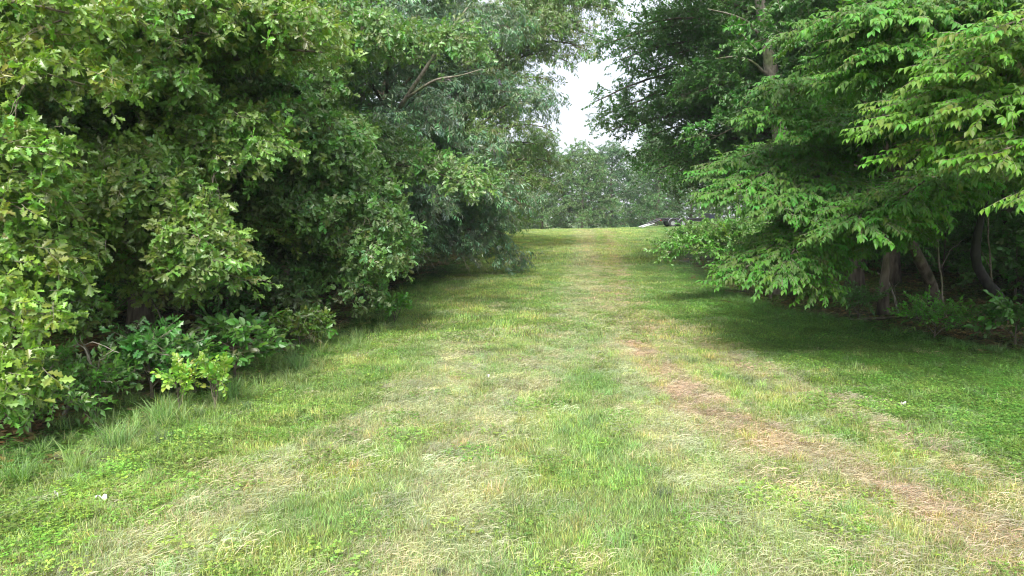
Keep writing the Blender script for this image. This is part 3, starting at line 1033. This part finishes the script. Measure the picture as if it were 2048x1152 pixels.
make_tree('oak_tree', 'olive-green oak leaning out over the strip below the pale gap of sky', 'tree',
          (-2.6, 41), 15, .24, 'lobed', R=4.2, nl=34, h0=1.6, sw=1.6, style='weep', tint=(1.05, 1.0, .9), bias=(.6, -.2), seed=41, spacing=.3, leafsc=1.6, sec=.36,
          hand=[(3.5, at(1135, 335, 38), 1.0, .8), (4.6, at(1110, 300, 38), 1.0, .7), (3, at(1120, 375, 38), 1.0, .8), (2.2, at(1075, 420, 38), 1.1, .9),
                (8, at(1110, 100, 36), 1.3, .7), (9.5, at(1170, 30, 34), 1.5, .9), (9, at(1130, 60, 33), 1.8, 1.0), (10.5, at(1210, -10, 33), 2.2, 1.1), (9.2, at(1215, 75, 33), 1.6, .8), (10, at(1250, 20, 33), 1.9, 1.0), (6, at(1090, 210, 36), 1.1, .6), (7, at(1125, 165, 35), 1.0, .5), (8.2, at(1155, 125, 34), 1.2, .7), (8.6, at(1200, 105, 33), 1.2, .7), (5, at(1120, 265, 36), .9, .5), (2, at(1045, 455, 37), 1.2, 1.0)])

# ------------------------------------------------------------------ near trees, right side
make_tree('dogwood_tree', 'layered broadleaf tree whose lowest bough hangs as a flat green shelf over the shaded grass', 'tree',
          (9.0, 16.4), 9, .11, 'tier', R=3.2, nl=9, h0=3.4, sw=1.1, style='tier', tint=(.85, 1.08, .8), bias=(-.3, -.6), seed=51, lmat=M_SOFT, budget=290, spacing=.2, sec=.3,
          lean=(.4, .2), low=.1, rise=.15, dens=.8,
          hand=[(1.9, at(1465, 535, 11.4), .95, 1.2), (1.8, at(1590, 545, 10.6), .9, 1.2), (2.0, at(1640, 575, 11.2), .6, 1.1), (2.6, at(1450, 375, 12), 1.0, 1.1),
                (2.4, at(1540, 400, 11.4), 1.1, 1.2), (2.3, at(1660, 440, 10.4), 1.2, 1.2), (3.1, at(1440, 330, 13), 1.0, 1.0), (3.4, at(1495, 235, 12), .8, 1.2),
                (3.9, at(1560, 170, 12), .8, 1.2), (3.2, at(1670, 250, 11.5), .9, 1.1), (2.3, at(1790, 470, 11.5), 1.0, 1.2)])
make_tree('dogwood_tree', 'taller layered tree holding long drooping sprays across the upper corner above the curved brown trunk', 'tree',
          (11.2, 14.0), 10, .16, 'tier', R=3.2, nl=11, h0=3.8, sw=1.0, style='tier', tint=(1.0, 1.2, .9), bias=(-.6, -.5), seed=61, lmat=M_SOFT, budget=290, spacing=.2, sec=.3,
          low=.1, rise=.2, dens=.8,
          hand=[(4.2, at(1650, 50, 10.6), .85, 1.2), (4.2, at(1680, 110, 10.8), .8, 1.2), (4.8, at(1730, 25, 10), 1.1, 1.2), (3.6, at(1680, 155, 10.6), .8, 1.1),
                (4.2, at(1790, 95, 9.8), 1.0, 1.2), (2.8, at(1820, 400, 10.2), .9, 1.2), (2.6, at(1790, 420, 10.6), .9, 1.1), (5.0, at(1840, 15, 9.4), 1.1)])
make_tree('dogwood_tree', 'yellow-green layered tree with its sprays entering from the right edge, closest of the layered trees', 'tree',
          (11.2, 9.2), 9, .15, 'tier', R=3.0, nl=10, h0=3.8, sw=.9, style='tier', tint=(1.25, 1.3, .8), bias=(-.5, -.1), seed=71, lmat=M_SOFT, budget=290, spacing=.2, sec=.3,
          low=.1, rise=.18, dens=.8,
          hand=[(3.8, at(1840, 195, 9.2), .85, 1.2), (3.3, at(1800, 240, 9.0), .7, 1.2), (3.3, at(1930, 215, 8.6), .8, 1.2), (2.9, at(1840, 300, 9.0), .6, 1.1),
                (2.8, at(1975, 310, 8.2), .5, 1.1), (4.1, at(1920, 130, 8.6), .9, 1.2), (4.5, at(1980, 60, 8.4), .9, 1.2), (2.3, at(2030, 390, 7.8), .35, 1.1)])
pt = lambda px, py, Y, B: at(px, py, Y) - np.array(B)
# the tall straight trunk
TB = (8.1, 20.5)
TBz = hz(*TB) - .05
B3 = (TB[0], TB[1], TBz)
make_tree('tulip_tree', 'tall slim tree with a straight ringed grey trunk standing clear of leaves near the top', 'tree',
          TB, 19, .27, 'fine', R=4.6, nl=18, h0=10.5, sw=1.8, tint=(.6, .9, .7), seed=81, spacing=.22, leafsc=1.5, bark=M_PALE, sec=.34, bias=(-.3, .2),
          trunk_path=[(0, 0, 0), pt(1572, 400, 20.5, B3), pt(1560, 250, 20.4, B3), pt(1536, 100, 20.3, B3), pt(1519, 0, 20.2, B3), pt(1490, -200, 20, B3), pt(1470, -500, 20, B3)],
          bare_limbs=[([at(1532, 90, 20.3), at(1500, 45, 19.8), at(1460, 28, 19.5), at(1415, 18, 19.3)], .05, M_PALE),
                      ([at(1538, 155, 20.3), at(1505, 122, 20), at(1470, 112, 19.8), at(1430, 118, 19.5)], .045, M_PALE),
                      ([at(1535, 62, 20.3), at(1515, 55, 20), at(1500, 46, 19.8)], .03, M_PALE)])
make_tree('maple_tree', 'dark green maple with fine foliage leaning over the strip, sky showing through its edge', 'tree',
          (11.4, 29), 17, .28, 'fine', R=6.0, nl=46, h0=4.2, low=.0, sw=1.8, tint=(.62, .92, .66), bias=(-.6, -.3), seed=91, spacing=.2, leafsc=1.6, sec=.32,
          hand=[(5, at(1260, 330, 27), 1.1, .8), (5.6, at(1280, 280, 27), 1.1, .7), (7, at(1180, 245, 27), 1.1, .4), (7.6, at(1165, 215, 26), 1.0, .4), (7.3, at(1230, 225, 26), 1.3, .55), (6.2, at(1225, 275, 27), 1.0, .45), (8.4, at(1270, 140, 26), 1.5, .8),
                (9, at(1230, 70, 25), 1.5, .9), (10, at(1170, 15, 25), 1.5, .8), (8.5, at(1215, 130, 26), 1.1, .7), (9, at(1190, 95, 26), 1.2, .8), (7.8, at(1250, 165, 26), 1.1, .6), (4.4, at(1310, 365, 26), 1.2, .8), (6.4, at(1340, 200, 24), 1.7), (3.5, at(1290, 345, 26), 1.0, .8),
                (4.0, at(1420, 370, 24), 1.3, 1.0), (3.4, at(1440, 420, 24), .9, 1.0)],
          bare_limbs=[([at(1480, 330, 27), at(1400, 338, 26.5), at(1350, 350, 26), at(1300, 345, 26)], .06, M_DARK)])
make_tree('young_maple', 'low leafy branchlet with a few yellow leaves poking over the grass beside the crest', 'sapling',
          (7.4, 19.4), 2.6, .04, 'fine', R=1.4, nl=8, h0=.8, sw=.7, tint=(.95, 1.2, .85), seed=95, spacing=.13, sec=.18, leafsc=1.15,
          hand=[(1.2, at(1310, 515, 17.5), .8, 1.3), (1.4, at(1340, 490, 17.8), .8, 1.3), (1.3, at(1420, 490, 18), .8, 1.1)],
          bare_limbs=[([at(1560, 480, 19), at(1500, 482, 18.6), at(1440, 490, 18.2), at(1390, 500, 18)], .022, M_PALE)])
# trunks on the forest floor, right
make_tree('forest_tree', 'thick rough dark trunk rising behind the drooping green shelf', 'tree', (9.9, 19.6), 17, .2, 'bulk', group='forest trees on the right',
          R=5.2, nl=22, h0=4.5, sw=2.0, tint=(.5, .8, .55), seed=101, spacing=.5, sec=.5)
RB = (10.5, 16.8)
RBz = hz(*RB) - .05
B3 = (RB[0], RB[1], RBz)
make_tree('crooked_tree', 'brown mossy trunk leaning in a bow from the shaded floor up into the layered leaves', 'tree', RB, 7, .15, 'tier', R=2.4, nl=10, h0=4.0, low=.1, dens=.7, sw=1.2,
          style='tier', tint=(.6, 1.0, .65), seed=105, lmat=M_SOFT, spacing=.2, sec=.26,
          trunk_path=[(0, 0, 0), pt(1868, 590, 16.6, B3), pt(1852, 540, 16.3, B3), pt(1822, 490, 16, B3), pt(1800, 420, 15.8, B3), pt(1770, 300, 15.6, B3), pt(1760, 180, 15.5, B3)])
RB = (11.3, 15.6)
RBz = hz(*RB) - .05
B3 = (RB[0], RB[1], RBz)
make_tree('crooked_tree', 'black hooked trunk with a sharp kink near its foot, close to the right edge', 'tree', RB, 6, .13, 'tier', R=2.2, nl=9, h0=4.0, low=.1, dens=.7, sw=1.1,
          style='tier', tint=(.5, .9, .6), seed=107, lmat=M_SOFT, spacing=.2, sec=.26, bark=M_DARK,
          trunk_path=[(0, 0, 0), pt(1996, 625, 15.6, B3), pt(2004, 592, 15.6, B3), pt(1978, 574, 15.5, B3), pt(1958, 545, 15.4, B3), pt(1946, 505, 15.3, B3), pt(1960, 440, 15.2, B3), pt(1990, 330, 15.2, B3), pt(2000, 200, 15, B3)])

# ------------------------------------------------------------------ forest behind, both sides
FOREST = [  # x, y, H, R, h0, side, trunk radius
    (-11.5, 15.5), (-14.5, 12.5), (-11, 20.5), (-15.5, 18.5), (-8.6, 23.5), (-13, 25.5), (-18, 24), (-9, 31), (-13.5, 33), (-6.5, 36), (-10, 40), (-6.0, 46),
    (-17, 30), (-12.5, 49), (-4.5, 53), (-20, 38),
    (13.5, 13), (14.2, 18.5), (12.6, 22.5), (17.5, 16.5), (17, 23.5), (12.5, 35), (16, 30), (20, 28), (14.5, 41), (19, 37), (13.6, 27), (22, 20.5), (16.5, 47), (23, 44)]
fr = random.Random(4)
LH = 'dark forest tree filling the wood behind the oaks'
RH = 'dark forest tree filling the wood behind the layered trees'
for i, (fx, fy) in enumerate(FOREST):
    right = fx > 0
    make_tree('forest_tree', RH if right else LH, 'tree', (fx, fy), fr.uniform(13, 18), fr.uniform(.13, .26), 'bulk',
              group='forest trees on the right' if right else 'forest trees on the left', R=fr.uniform(4.2, 5.4), nl=20, h0=(3.4 if right else 1.2) + fr.uniform(0, 1), sw=2.0,
              tint=(.6 + .15 * fr.random(), .85, .6 + .2 * fr.random()), seed=200 + i, spacing=.52, sec=.55, az0=fr.uniform(0, 6), limb_r=.9)
# understorey saplings filling the dark between trunks
for i in range(34):
    right = i % 2 == 0
    fy = fr.uniform(11, 34)
    edge = np.interp(fy, XRY, XRX) + 1.5 if right else np.interp(fy, XLY, XLX) - 2.2
    fx = edge + (fr.uniform(3.5, 11) if right else -fr.uniform(0, 6))
    make_tree('understorey_sapling', 'thin sapling in the gloom under the ' + ('layered trees' if right else 'oaks'), 'sapling', (fx, fy), fr.uniform(2.2, 4.5), .03,
              'fine' if i % 3 else 'shrub', group='understorey saplings on the right' if right else 'understorey saplings on the left', R=1.3, nl=11, h0=.5, sw=.7,
              tint=(.7, 1.0, .7), seed=300 + i, spacing=.2, sec=.24, leafsc=1.2, up_cull=False)

# far trees beyond the crest
FAR = [(-4, 82, 12, 'rounded mid-green tree beyond the crest beside the oaks'), (4, 92, 14, 'grey-green tree with dark forked stems beyond the crest'),
       (9, 88, 11, 'low grey-green tree standing next to the forked stems on the far side'), (14, 96, 13, 'dense blue-green tree in the middle of the far row'),
       (19, 90, 12, 'full green tree directly behind the trailer ramp'), (24.5, 94, 14, 'bright green tree behind the trailer wheels'),
       (30, 92, 15, 'tall pale green tree behind the trailer tongue'), (36, 90, 14, 'far green tree half hidden by the maple'),
       (-10, 90, 14, 'far tree mostly hidden behind the olive oak'), (0, 101, 15, 'taller hazy tree at the back of the far row'),
       (22, 106, 17, 'pale tree rising at the back above the trailer'), (42, 98, 15, 'far tree seen in scraps between the dark maple branches')]
FT = [(.9, .9, .9), (.75, .8, 1.0), (.8, .85, 1.0), (.5, .7, 1.0), (.65, .8, .95), (1.0, 1.05, 1.0)]  # distance haze put into the leaf tints, mostly bluish
for i, (fx, fy, H, lab) in enumerate(FAR):
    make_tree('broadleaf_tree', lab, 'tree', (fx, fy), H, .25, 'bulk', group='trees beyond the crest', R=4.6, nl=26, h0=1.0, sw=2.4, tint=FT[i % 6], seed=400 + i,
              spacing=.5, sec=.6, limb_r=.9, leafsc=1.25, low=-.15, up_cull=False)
def thicket(name, x0f, x1f, y0, y1, n, hmax, seed, tint):
    q = np.random.RandomState(seed)
    y = q.uniform(y0, y1, n)
    u = q.rand(n)
    x = x0f(y) * (1 - u) + x1f(y) * u
    h = q.rand(n) ** 1.1 * hmax * (.55 + .8 * fbm(x * .3, y * .3, seed))
    P = np.stack([x, y, height(x, y) + h], 1)
    scatter(name, SP['bulk'], P, q.uniform(-1, 1, (n, 3)) * [.6, .6, 3.1], q.uniform(.9, 1.7, n), np.array(tint) * q.uniform(.6, 1.3, (n, 1)),
            q.randint(0, 5, n), [M_LEAF, M_TWIG])


thicket('woodland_thicket', lambda y: np.interp(y, XLY, XLX) - 6, lambda y: np.interp(y, XLY, XLX) - 20, 5, 60, 5200, 5.5, 71, (.7, .95, .75))
thicket('woodland_thicket', lambda y: np.interp(y, XRY, XRX) + 9, lambda y: np.interp(y, XRY, XRX) + 24, 12, 57, 4600, 5.0, 72, (.6, .9, .65))
rr = np.random.RandomState(9)
n = 2600
hx, hy = rr.uniform(-90, 130, n), rr.uniform(112, 135, n)
hh = rr.uniform(0, 1, n) * (9 + 5 * fbm(hx * .12, hy * 0 + 1, 5))
P = np.stack([hx, hy, height(hx, hy) + hh], 1)
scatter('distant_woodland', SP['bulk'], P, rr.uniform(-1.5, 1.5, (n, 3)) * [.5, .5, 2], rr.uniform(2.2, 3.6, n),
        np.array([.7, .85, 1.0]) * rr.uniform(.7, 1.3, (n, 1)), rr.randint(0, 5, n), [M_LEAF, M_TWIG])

# ------------------------------------------------------------------ shrubs and seedlings
def plant(name, label, px, py, h, kind, tint, nst=4, budget=40, R=.45, seed=1, cat='shrub', group=None, Y=None, leafsc=1.0, lmat=None, sw=.3):
    Y = Y or CAMZ * F / (py - 425)
    p = at(px, py, Y)
    return make_tree(name, label, cat, (p[0], Y), h, .012 + .01 * h, kind, group=group, R=R, nl=nst, h0=h * .2, sw=sw, tint=tint, seed=seed, budget=budget, spacing=.13,
                     sec=.16, leafsc=leafsc, up_cull=False, lmat=lmat, rise=.4, low=.3)


plant('oak_sapling', 'small bright yellow-green sapling at the edge of the mown grass', 432, 832, .36, 'shrub', (1.7, 1.5, .7), 4, 50, .16, 501, 'sapling', leafsc=.7, sw=.14)
plant('seedling', 'pale lime seedling just behind the grass tufts', 360, 838, .4, 'shrub', (2.0, 1.9, .9), 4, 40, .22, 502, leafsc=.6, sw=.18)
plant('shrub', 'dark broad-leaved shrub with hand-shaped leaves below the dead branch', 305, 812, 1.0, 'oak', (.6, .95, .7), 9, 100, .42, 503, leafsc=1.0, sw=.35)
plant('shrub', 'green shrub with rounded leaves between the dark shrub and the yellow sapling', 390, 800, .75, 'shrub', (.85, 1.05, .75), 8, 80, .35, 504, sw=.25, leafsc=.8)
plant('shrub', 'tangled low shrub at the foot of the dead forked branch', 190, 846, .4, 'fine', (.95, 1.1, .9), 6, 0, .35, 505, sw=.2)
plant('shrub', 'small-leaved shrub at the left edge beneath the yellow oak clump', 60, 880, .7, 'fine', (.9, 1.1, .7), 8, 0, .7, 506, sw=.5)
plant('shrub', 'olive leafy bush at the hem of the third oak', 600, 705, .6, 'oak', (1.1, 1.05, .7), 6, 60, .5, 507, sw=.3)
plant('seedling', 'light green seedlings beside the dark hollow', 790, 650, .35, 'shrub', (1.1, 1.5, .8), 5, 30, .35, 508, leafsc=.8, sw=.2)
plant('shrub', 'low shrub under the second oak behind the tall grass', 470, 770, .9, 'shrub', (.7, 1.0, .7), 8, 60, .7, 509, sw=.4)
plant('shrub', 'bright fern-like seedling on the shaded floor by the leaning trunk', 1868, 685, .6, 'fine', (.9, 1.5, .6), 8, 0, .5, 510, sw=.35)
plant('shrub', 'dim broad-leaved shrub in the shade at the right edge', 2030, 700, .8, 'shrub', (.6, .9, .6), 8, 60, .6, 511, sw=.4)
plant('seedling', 'small seedling in front of the thick dark trunk', 1715, 640, .5, 'fine', (.6, .95, .6), 6, 0, .4, 512, sw=.3)

# distinct grass tufts
for i, (px, py, h, lab) in enumerate([(235, 905, 1.0, 'pale green tuft of long fine grass standing left of the taller tuft'),
                                      (325, 862, 1.15, 'tallest fountain-shaped tuft of fine grass in front of the shrubs'),
                                      (30, 985, .8, 'dark tuft of coarse grass at the left edge of the mown ground'),
                                      (460, 810, 1.1, 'arching grass tuft right of the yellow sapling'),
                                      (600, 745, 1.1, 'long arching grass tuft at the foot of the third oak')]):
    Y = CAMZ * F / (py - 425)
    p = at(px, py, Y)
    s = Patch('tuft', 700 + i, rad=.13, n=260, h=(.15 * h, .42 * h), w=.005, dry=.12)
    me = mesh_of('grass_tuft', s.V, s.F, [M_GRASS])
    c4 = np.ones((len(s.V), 4)); c4[:, :3] = s.C
    me.attributes.new('lc', 'FLOAT_COLOR', 'POINT').data.foreach_set('color', c4.astype(np.float32).ravel())
    o = obj('grass_tuft', me)
    o.location = (p[0], Y, hz(p[0], Y) - .01)
    o['tint'] = [(.75, 1.05, .85), (.7, 1.1, .75), (.5, .85, .4), (.6, 1.0, .7), (.6, 1.0, .7)][i]
    o['label'] = lab
    o['category'] = 'grass tuft'
    o['group'] = 'grass tufts along the left edge'

# ------------------------------------------------------------------ dead branches
def dead(label, main, r0, twigs, mat, name='dead_branch', cat='branch'):
    B = np.asarray(main[0], float)
    t = thing(name, label, cat, tuple(B))
    s = np.linspace(0, len(main) - 1, 3 * len(main))
    M = np.asarray(main, float) - B
    C = np.stack([np.interp(s, range(len(M)), M[:, k]) for k in range(3)], 1)
    C += RS.normal(0, .008, C.shape)
    v, f = tube(C, np.linspace(r0, r0 * .45, len(C)), 7)
    obj('stem', mesh_of('stem', v, f, [mat], smooth=True), t)
    for tw in twigs:
        T = np.asarray(tw, float) - B
        s = np.linspace(0, len(T) - 1, 3 * len(T))
        C = np.stack([np.interp(s, range(len(T)), T[:, k]) for k in range(3)], 1)
        C[1:] += RS.normal(0, .01, C[1:].shape)
        v, f = tube(C, np.linspace(r0 * .42, r0 * .12, len(C)), 5)
        obj('twig', mesh_of('twig', v, f, [mat], smooth=True), t)


Yd = 8.1
gb = at(120, 838, Yd)
gb[2] = hz(gb[0], gb[1]) - .03
dead('bare grey forked branch leaning up out of the shrubs at the left', [gb, at(150, 795, Yd), at(180, 762, Yd - .1), at(190, 752, Yd - .1)], .03,
     [[at(190, 752, Yd - .1), at(175, 705, Yd - .2), at(150, 680, Yd - .1)], [at(190, 752, Yd - .1), at(180, 715, Yd), at(158, 670, Yd - .3)],
      [at(187, 755, Yd - .1), at(200, 720, Yd - .3), at(228, 700, Yd - .4)], [at(183, 760, Yd - .1), at(210, 765, Yd - .2), at(225, 765, Yd - .3)],
      [at(160, 783, Yd), at(130, 800, Yd + .1), at(128, 772, Yd)], [at(185, 735, Yd - .2), at(165, 690, Yd), at(190, 685, Yd - .2), at(240, 705, Yd - .3)],
      [at(190, 752, Yd - .1), at(205, 740, Yd), at(235, 735, Yd + .1)]], M_PALE)
dead('thin grey dead branch hanging behind the shrubs below the first two oaks',
     [at(300, 590, 10.6), at(330, 655, 10.2), at(362, 692, 9.9), at(372, 725, 9.8)], .012,
     [[at(330, 655, 10.2), at(290, 640, 10), at(250, 645, 9.8)], [at(345, 672, 10), at(380, 660, 9.7), at(420, 662, 9.6)], [at(310, 610, 10.5), at(370, 618, 10.2), at(430, 650, 10)]], M_TWIG)
dead('fallen mossy branch resting on the dark forest floor to the right', [at(1700, 640, 15.2), at(1760, 636, 15), at(1830, 630, 14.8), at(1880, 622, 14.8)], .04,
     [[at(1790, 634, 15), at(1800, 600, 14.8), at(1778, 555, 14.7)], [at(1830, 630, 14.8), at(1850, 650, 14.4)]], M_BARK)

dead('thin straight bare stem standing beside the brown bowed trunk', [at(1893, 655, 16.2), at(1884, 580, 16.1), at(1878, 520, 16), at(1872, 450, 16), at(1866, 380, 16)], .03,
     [[at(1880, 540, 16), at(1900, 500, 15.8), at(1925, 480, 15.7)], [at(1876, 500, 16), at(1850, 470, 15.9), at(1835, 455, 15.8)]], M_PALE, 'bare_sapling', 'sapling')
dead('slim reddish bare stem standing behind the black hooked trunk', [at(1990, 640, 17.5), at(1984, 560, 17.4), at(1978, 490, 17.3), at(1975, 420, 17.3)], .035,
     [[at(1982, 540, 17.4), at(1960, 500, 17.2), at(1945, 480, 17)]], M_TWIG, 'bare_sapling', 'sapling')
dead('short broken grey stick lying at the edge of the shaded grass near the right side', [at(1930, 690, 13.2), at(1965, 684, 13.2), at(2010, 690, 13.0)], .02,
     [[at(1965, 684, 13.2), at(1985, 668, 13.1)]], M_PALE)
dead('dead grey limb slanting from the ground beside the thick trunk', [at(1800, 640, 16), at(1785, 580, 16.4), at(1770, 555, 16.6), at(1755, 545, 16.8)], .03,
     [[at(1785, 580, 16.4), at(1800, 560, 16.2)]], M_PALE)

# ------------------------------------------------------------------ litter on the grass
def scrap(label, px, py, size, seed, mat, name='torn_scrap'):
    r = random.Random(seed)
    Y = CAMZ * F / (py - 425)
    p = at(px, py, Y)
    V, Fc = [], []
    n = 6
    for j in range(4):
        for i in range(n):
            u, v = i / (n - 1), j / 3
            w = size * (.55 - .4 * abs(u - .3))
            V.append(((u - .5) * size * 2, (v - .5) * w + .02 * math.sin(u * 5), .07 + .025 * math.sin(u * 6 + v * 3) + r.uniform(-.008, .012)))
    for j in range(3):
        for i in range(n - 1):
            a = j * n + i
            Fc.append((a, a + 1, a + 1 + n, a + n))
    o = obj(name, mesh_of(name, V, Fc, [mat], smooth=True))
    md = o.modifiers.new('thickness', 'SOLIDIFY'); md.thickness = .004
    o.location = (p[0], Y, hz(p[0], Y))
    o.rotation_euler = (.2, -.1, r.uniform(.2, 1))
    o['label'] = label
    o['category'] = 'scrap'


M_WHITE = plain('weathered_white', (.72, .7, .64), .6)
scrap('crumpled white scrap lying in the grass at the lower left', 208, 1027, .045, 1, M_WHITE)
scrap('small white scrap in the grass near the left edge', 118, 1020, .012, 2, M_WHITE)
scrap('tiny flat white scrap on the tan grass at the right', 1803, 824, .03, 3, M_WHITE)
scrap('white fleck of paper on the grass in the middle of the strip', 975, 765, .014, 4, M_WHITE)

# ------------------------------------------------------------------ trailer on the crest
def box(name, c, s, mat, parent, bev=.01, rot=(0, 0, 0)):
    x, y, z = [v / 2 for v in s]
    V = [(a, b, d) for a in (-x, x) for b in (-y, y) for d in (-z, z)]
    Fc = [(0, 1, 3, 2), (4, 6, 7, 5), (0, 4, 5, 1), (2, 3, 7, 6), (0, 2, 6, 4), (1, 5, 7, 3)]
    o = obj(name, mesh_of(name, V, Fc, [mat]), parent)
    o.location = c
    o.rotation_euler = rot
    md = o.modifiers.new('bevel', 'BEVEL'); md.width = bev; md.segments = 2
    return o


def ring(name, r1, r2, w, mat, parent, loc=(0, 0, 0), n=28):
    V, Fc = [], []
    prof = [(r1, -w / 2), (r2 * .97, -w / 2), (r2, -w * .3), (r2, w * .3), (r2 * .97, w / 2), (r1, w / 2)]
    m = len(prof)
    for i in range(n):
        a = 2 * math.pi * i / n
        for (r, y) in prof:
            V.append((r * math.cos(a), y, r * math.sin(a)))
    for i in range(n):
        for j in range(m):
            a, b = i * m + j, i * m + (j + 1) % m
            c, d = ((i + 1) % n) * m + (j + 1) % m, ((i + 1) % n) * m + j
            Fc.append((a, b, c, d))
    o = obj(name, mesh_of(name, V, Fc, [mat], smooth=False), parent)
    o.location = loc
    return o


def trailer():
    Y = 65.5
    x0 = at(1300, 450, Y)[0]
    g = hz(x0 + 3, Y)
    t = thing('flatbed_trailer', 'dark flatbed trailer with a sloping tail ramp parked on the grassy crest', 'trailer', (x0, Y, g))
    blk = plain('black_painted_steel', (.02, .02, .025), .4)
    gal = plain('galvanised_steel', (.45, .47, .5), .35, .6)
    wht = plain('pale_ramp_metal', (.5, .51, .54), .4)
    rub = plain('tyre_rubber', (.025, .025, .027), .85)
    red = plain('red_lens', (.5, .03, .02), .3)
    blu = plain('dark_blue_paint', (.02, .025, .045), .35)
    wood = plain('worn_deck_plank', (.22, .18, .14), .85)
    box('frame', (3.1, 0, .62), (4.6, 2.1, .14), blk, t)
    for k in range(9):
        box('plank', (3.1, -.92 + k * .23, .715), (4.55, .21, .05), wood, t, .006)
    for s in (-1, 1):
        box('side_rail', (3.1, s * 1.08, .78), (4.6, .06, .1), blk, t)
        box('tail_slope', (.35, s * .8, .5), (1.1, .45, .07), blk, t, rot=(0, -.35, 0))
        box('ramp', (-.35, s * .8, .16), (1.2, .42, .06), wht, t, rot=(0, -.32, 0))
        for wx in (1.9, 2.85):
            w = link(bpy.data.objects.new('wheel', None)); w.parent = t; w.location = (wx, s * 1.16, .36)
            ring('tyre', .2, .36, .2, rub, w)
            ring('rim', .05, .205, .16, gal, w)
            ring('hub', .005, .06, .19, gal, w)
            # arched fender
            V, Fc = [], []
            for i in range(11):
                a = math.pi * i / 10
                for yy in (-.14, .14):
                    V.append((.46 * math.cos(a), yy, .46 * math.sin(a)))
            for i in range(10):
                Fc.append((2 * i, 2 * i + 1, 2 * i + 3, 2 * i + 2))
            fo = obj('fender', mesh_of('fender', V, Fc, [gal], smooth=True), t)
            fo.location = (wx, s * 1.17, .38)
            md = fo.modifiers.new('thickness', 'SOLIDIFY'); md.thickness = .015
        box('tail_light', (.8, s * 1.0, .62), (.05, .2, .09), red, t, .004)
        box('tongue_beam', (6.1, s * .4, .6), (1.7, .09, .12), blk, t, rot=(0, 0, -s * .42))
    box('headboard', (5.35, 0, 1.0), (.08, 2.0, .55), blk, t)
    box('toolbox', (5.75, 0, .95), (.5, 1.2, .5), blu, t, .03)
    box('toolbox_lid', (5.75, 0, 1.225), (.53, 1.24, .04), gal, t)
    box('jack', (6.75, 0, .55), (.08, .08, 1.0), gal, t)
    box('coupler', (7.0, 0, .6), (.4, .14, .12), gal, t)
    box('reflector', (4.95, -1.12, .62), (.3, .03, .08), red, t, .004)


trailer()

# ------------------------------------------------------------------ haze
hm = bpy.data.materials.new('thin_haze')
hm.use_nodes = True
hn = hm.node_tree
hn.nodes.remove(hn.nodes['Principled BSDF'])
hv = hn.nodes.new('ShaderNodeVolumePrincipled')
hv.inputs['Color'].default_value = (.8, .88, 1, 1)
hv.inputs['Density'].default_value = .0004
hn.links.new(hv.outputs[0], hn.nodes['Material Output'].inputs['Volume'])
x, y, z0, z1 = 440, 440, -8, 30
V = [(a, b, c) for a in (-x, x) for b in (-y, y) for c in (z0, z1)]
hb = obj('haze', mesh_of('haze', V, [(0, 1, 3, 2), (4, 6, 7, 5), (0, 4, 5, 1), (2, 3, 7, 6), (0, 2, 6, 4), (1, 5, 7, 3)], [hm]), None, 'stuff')
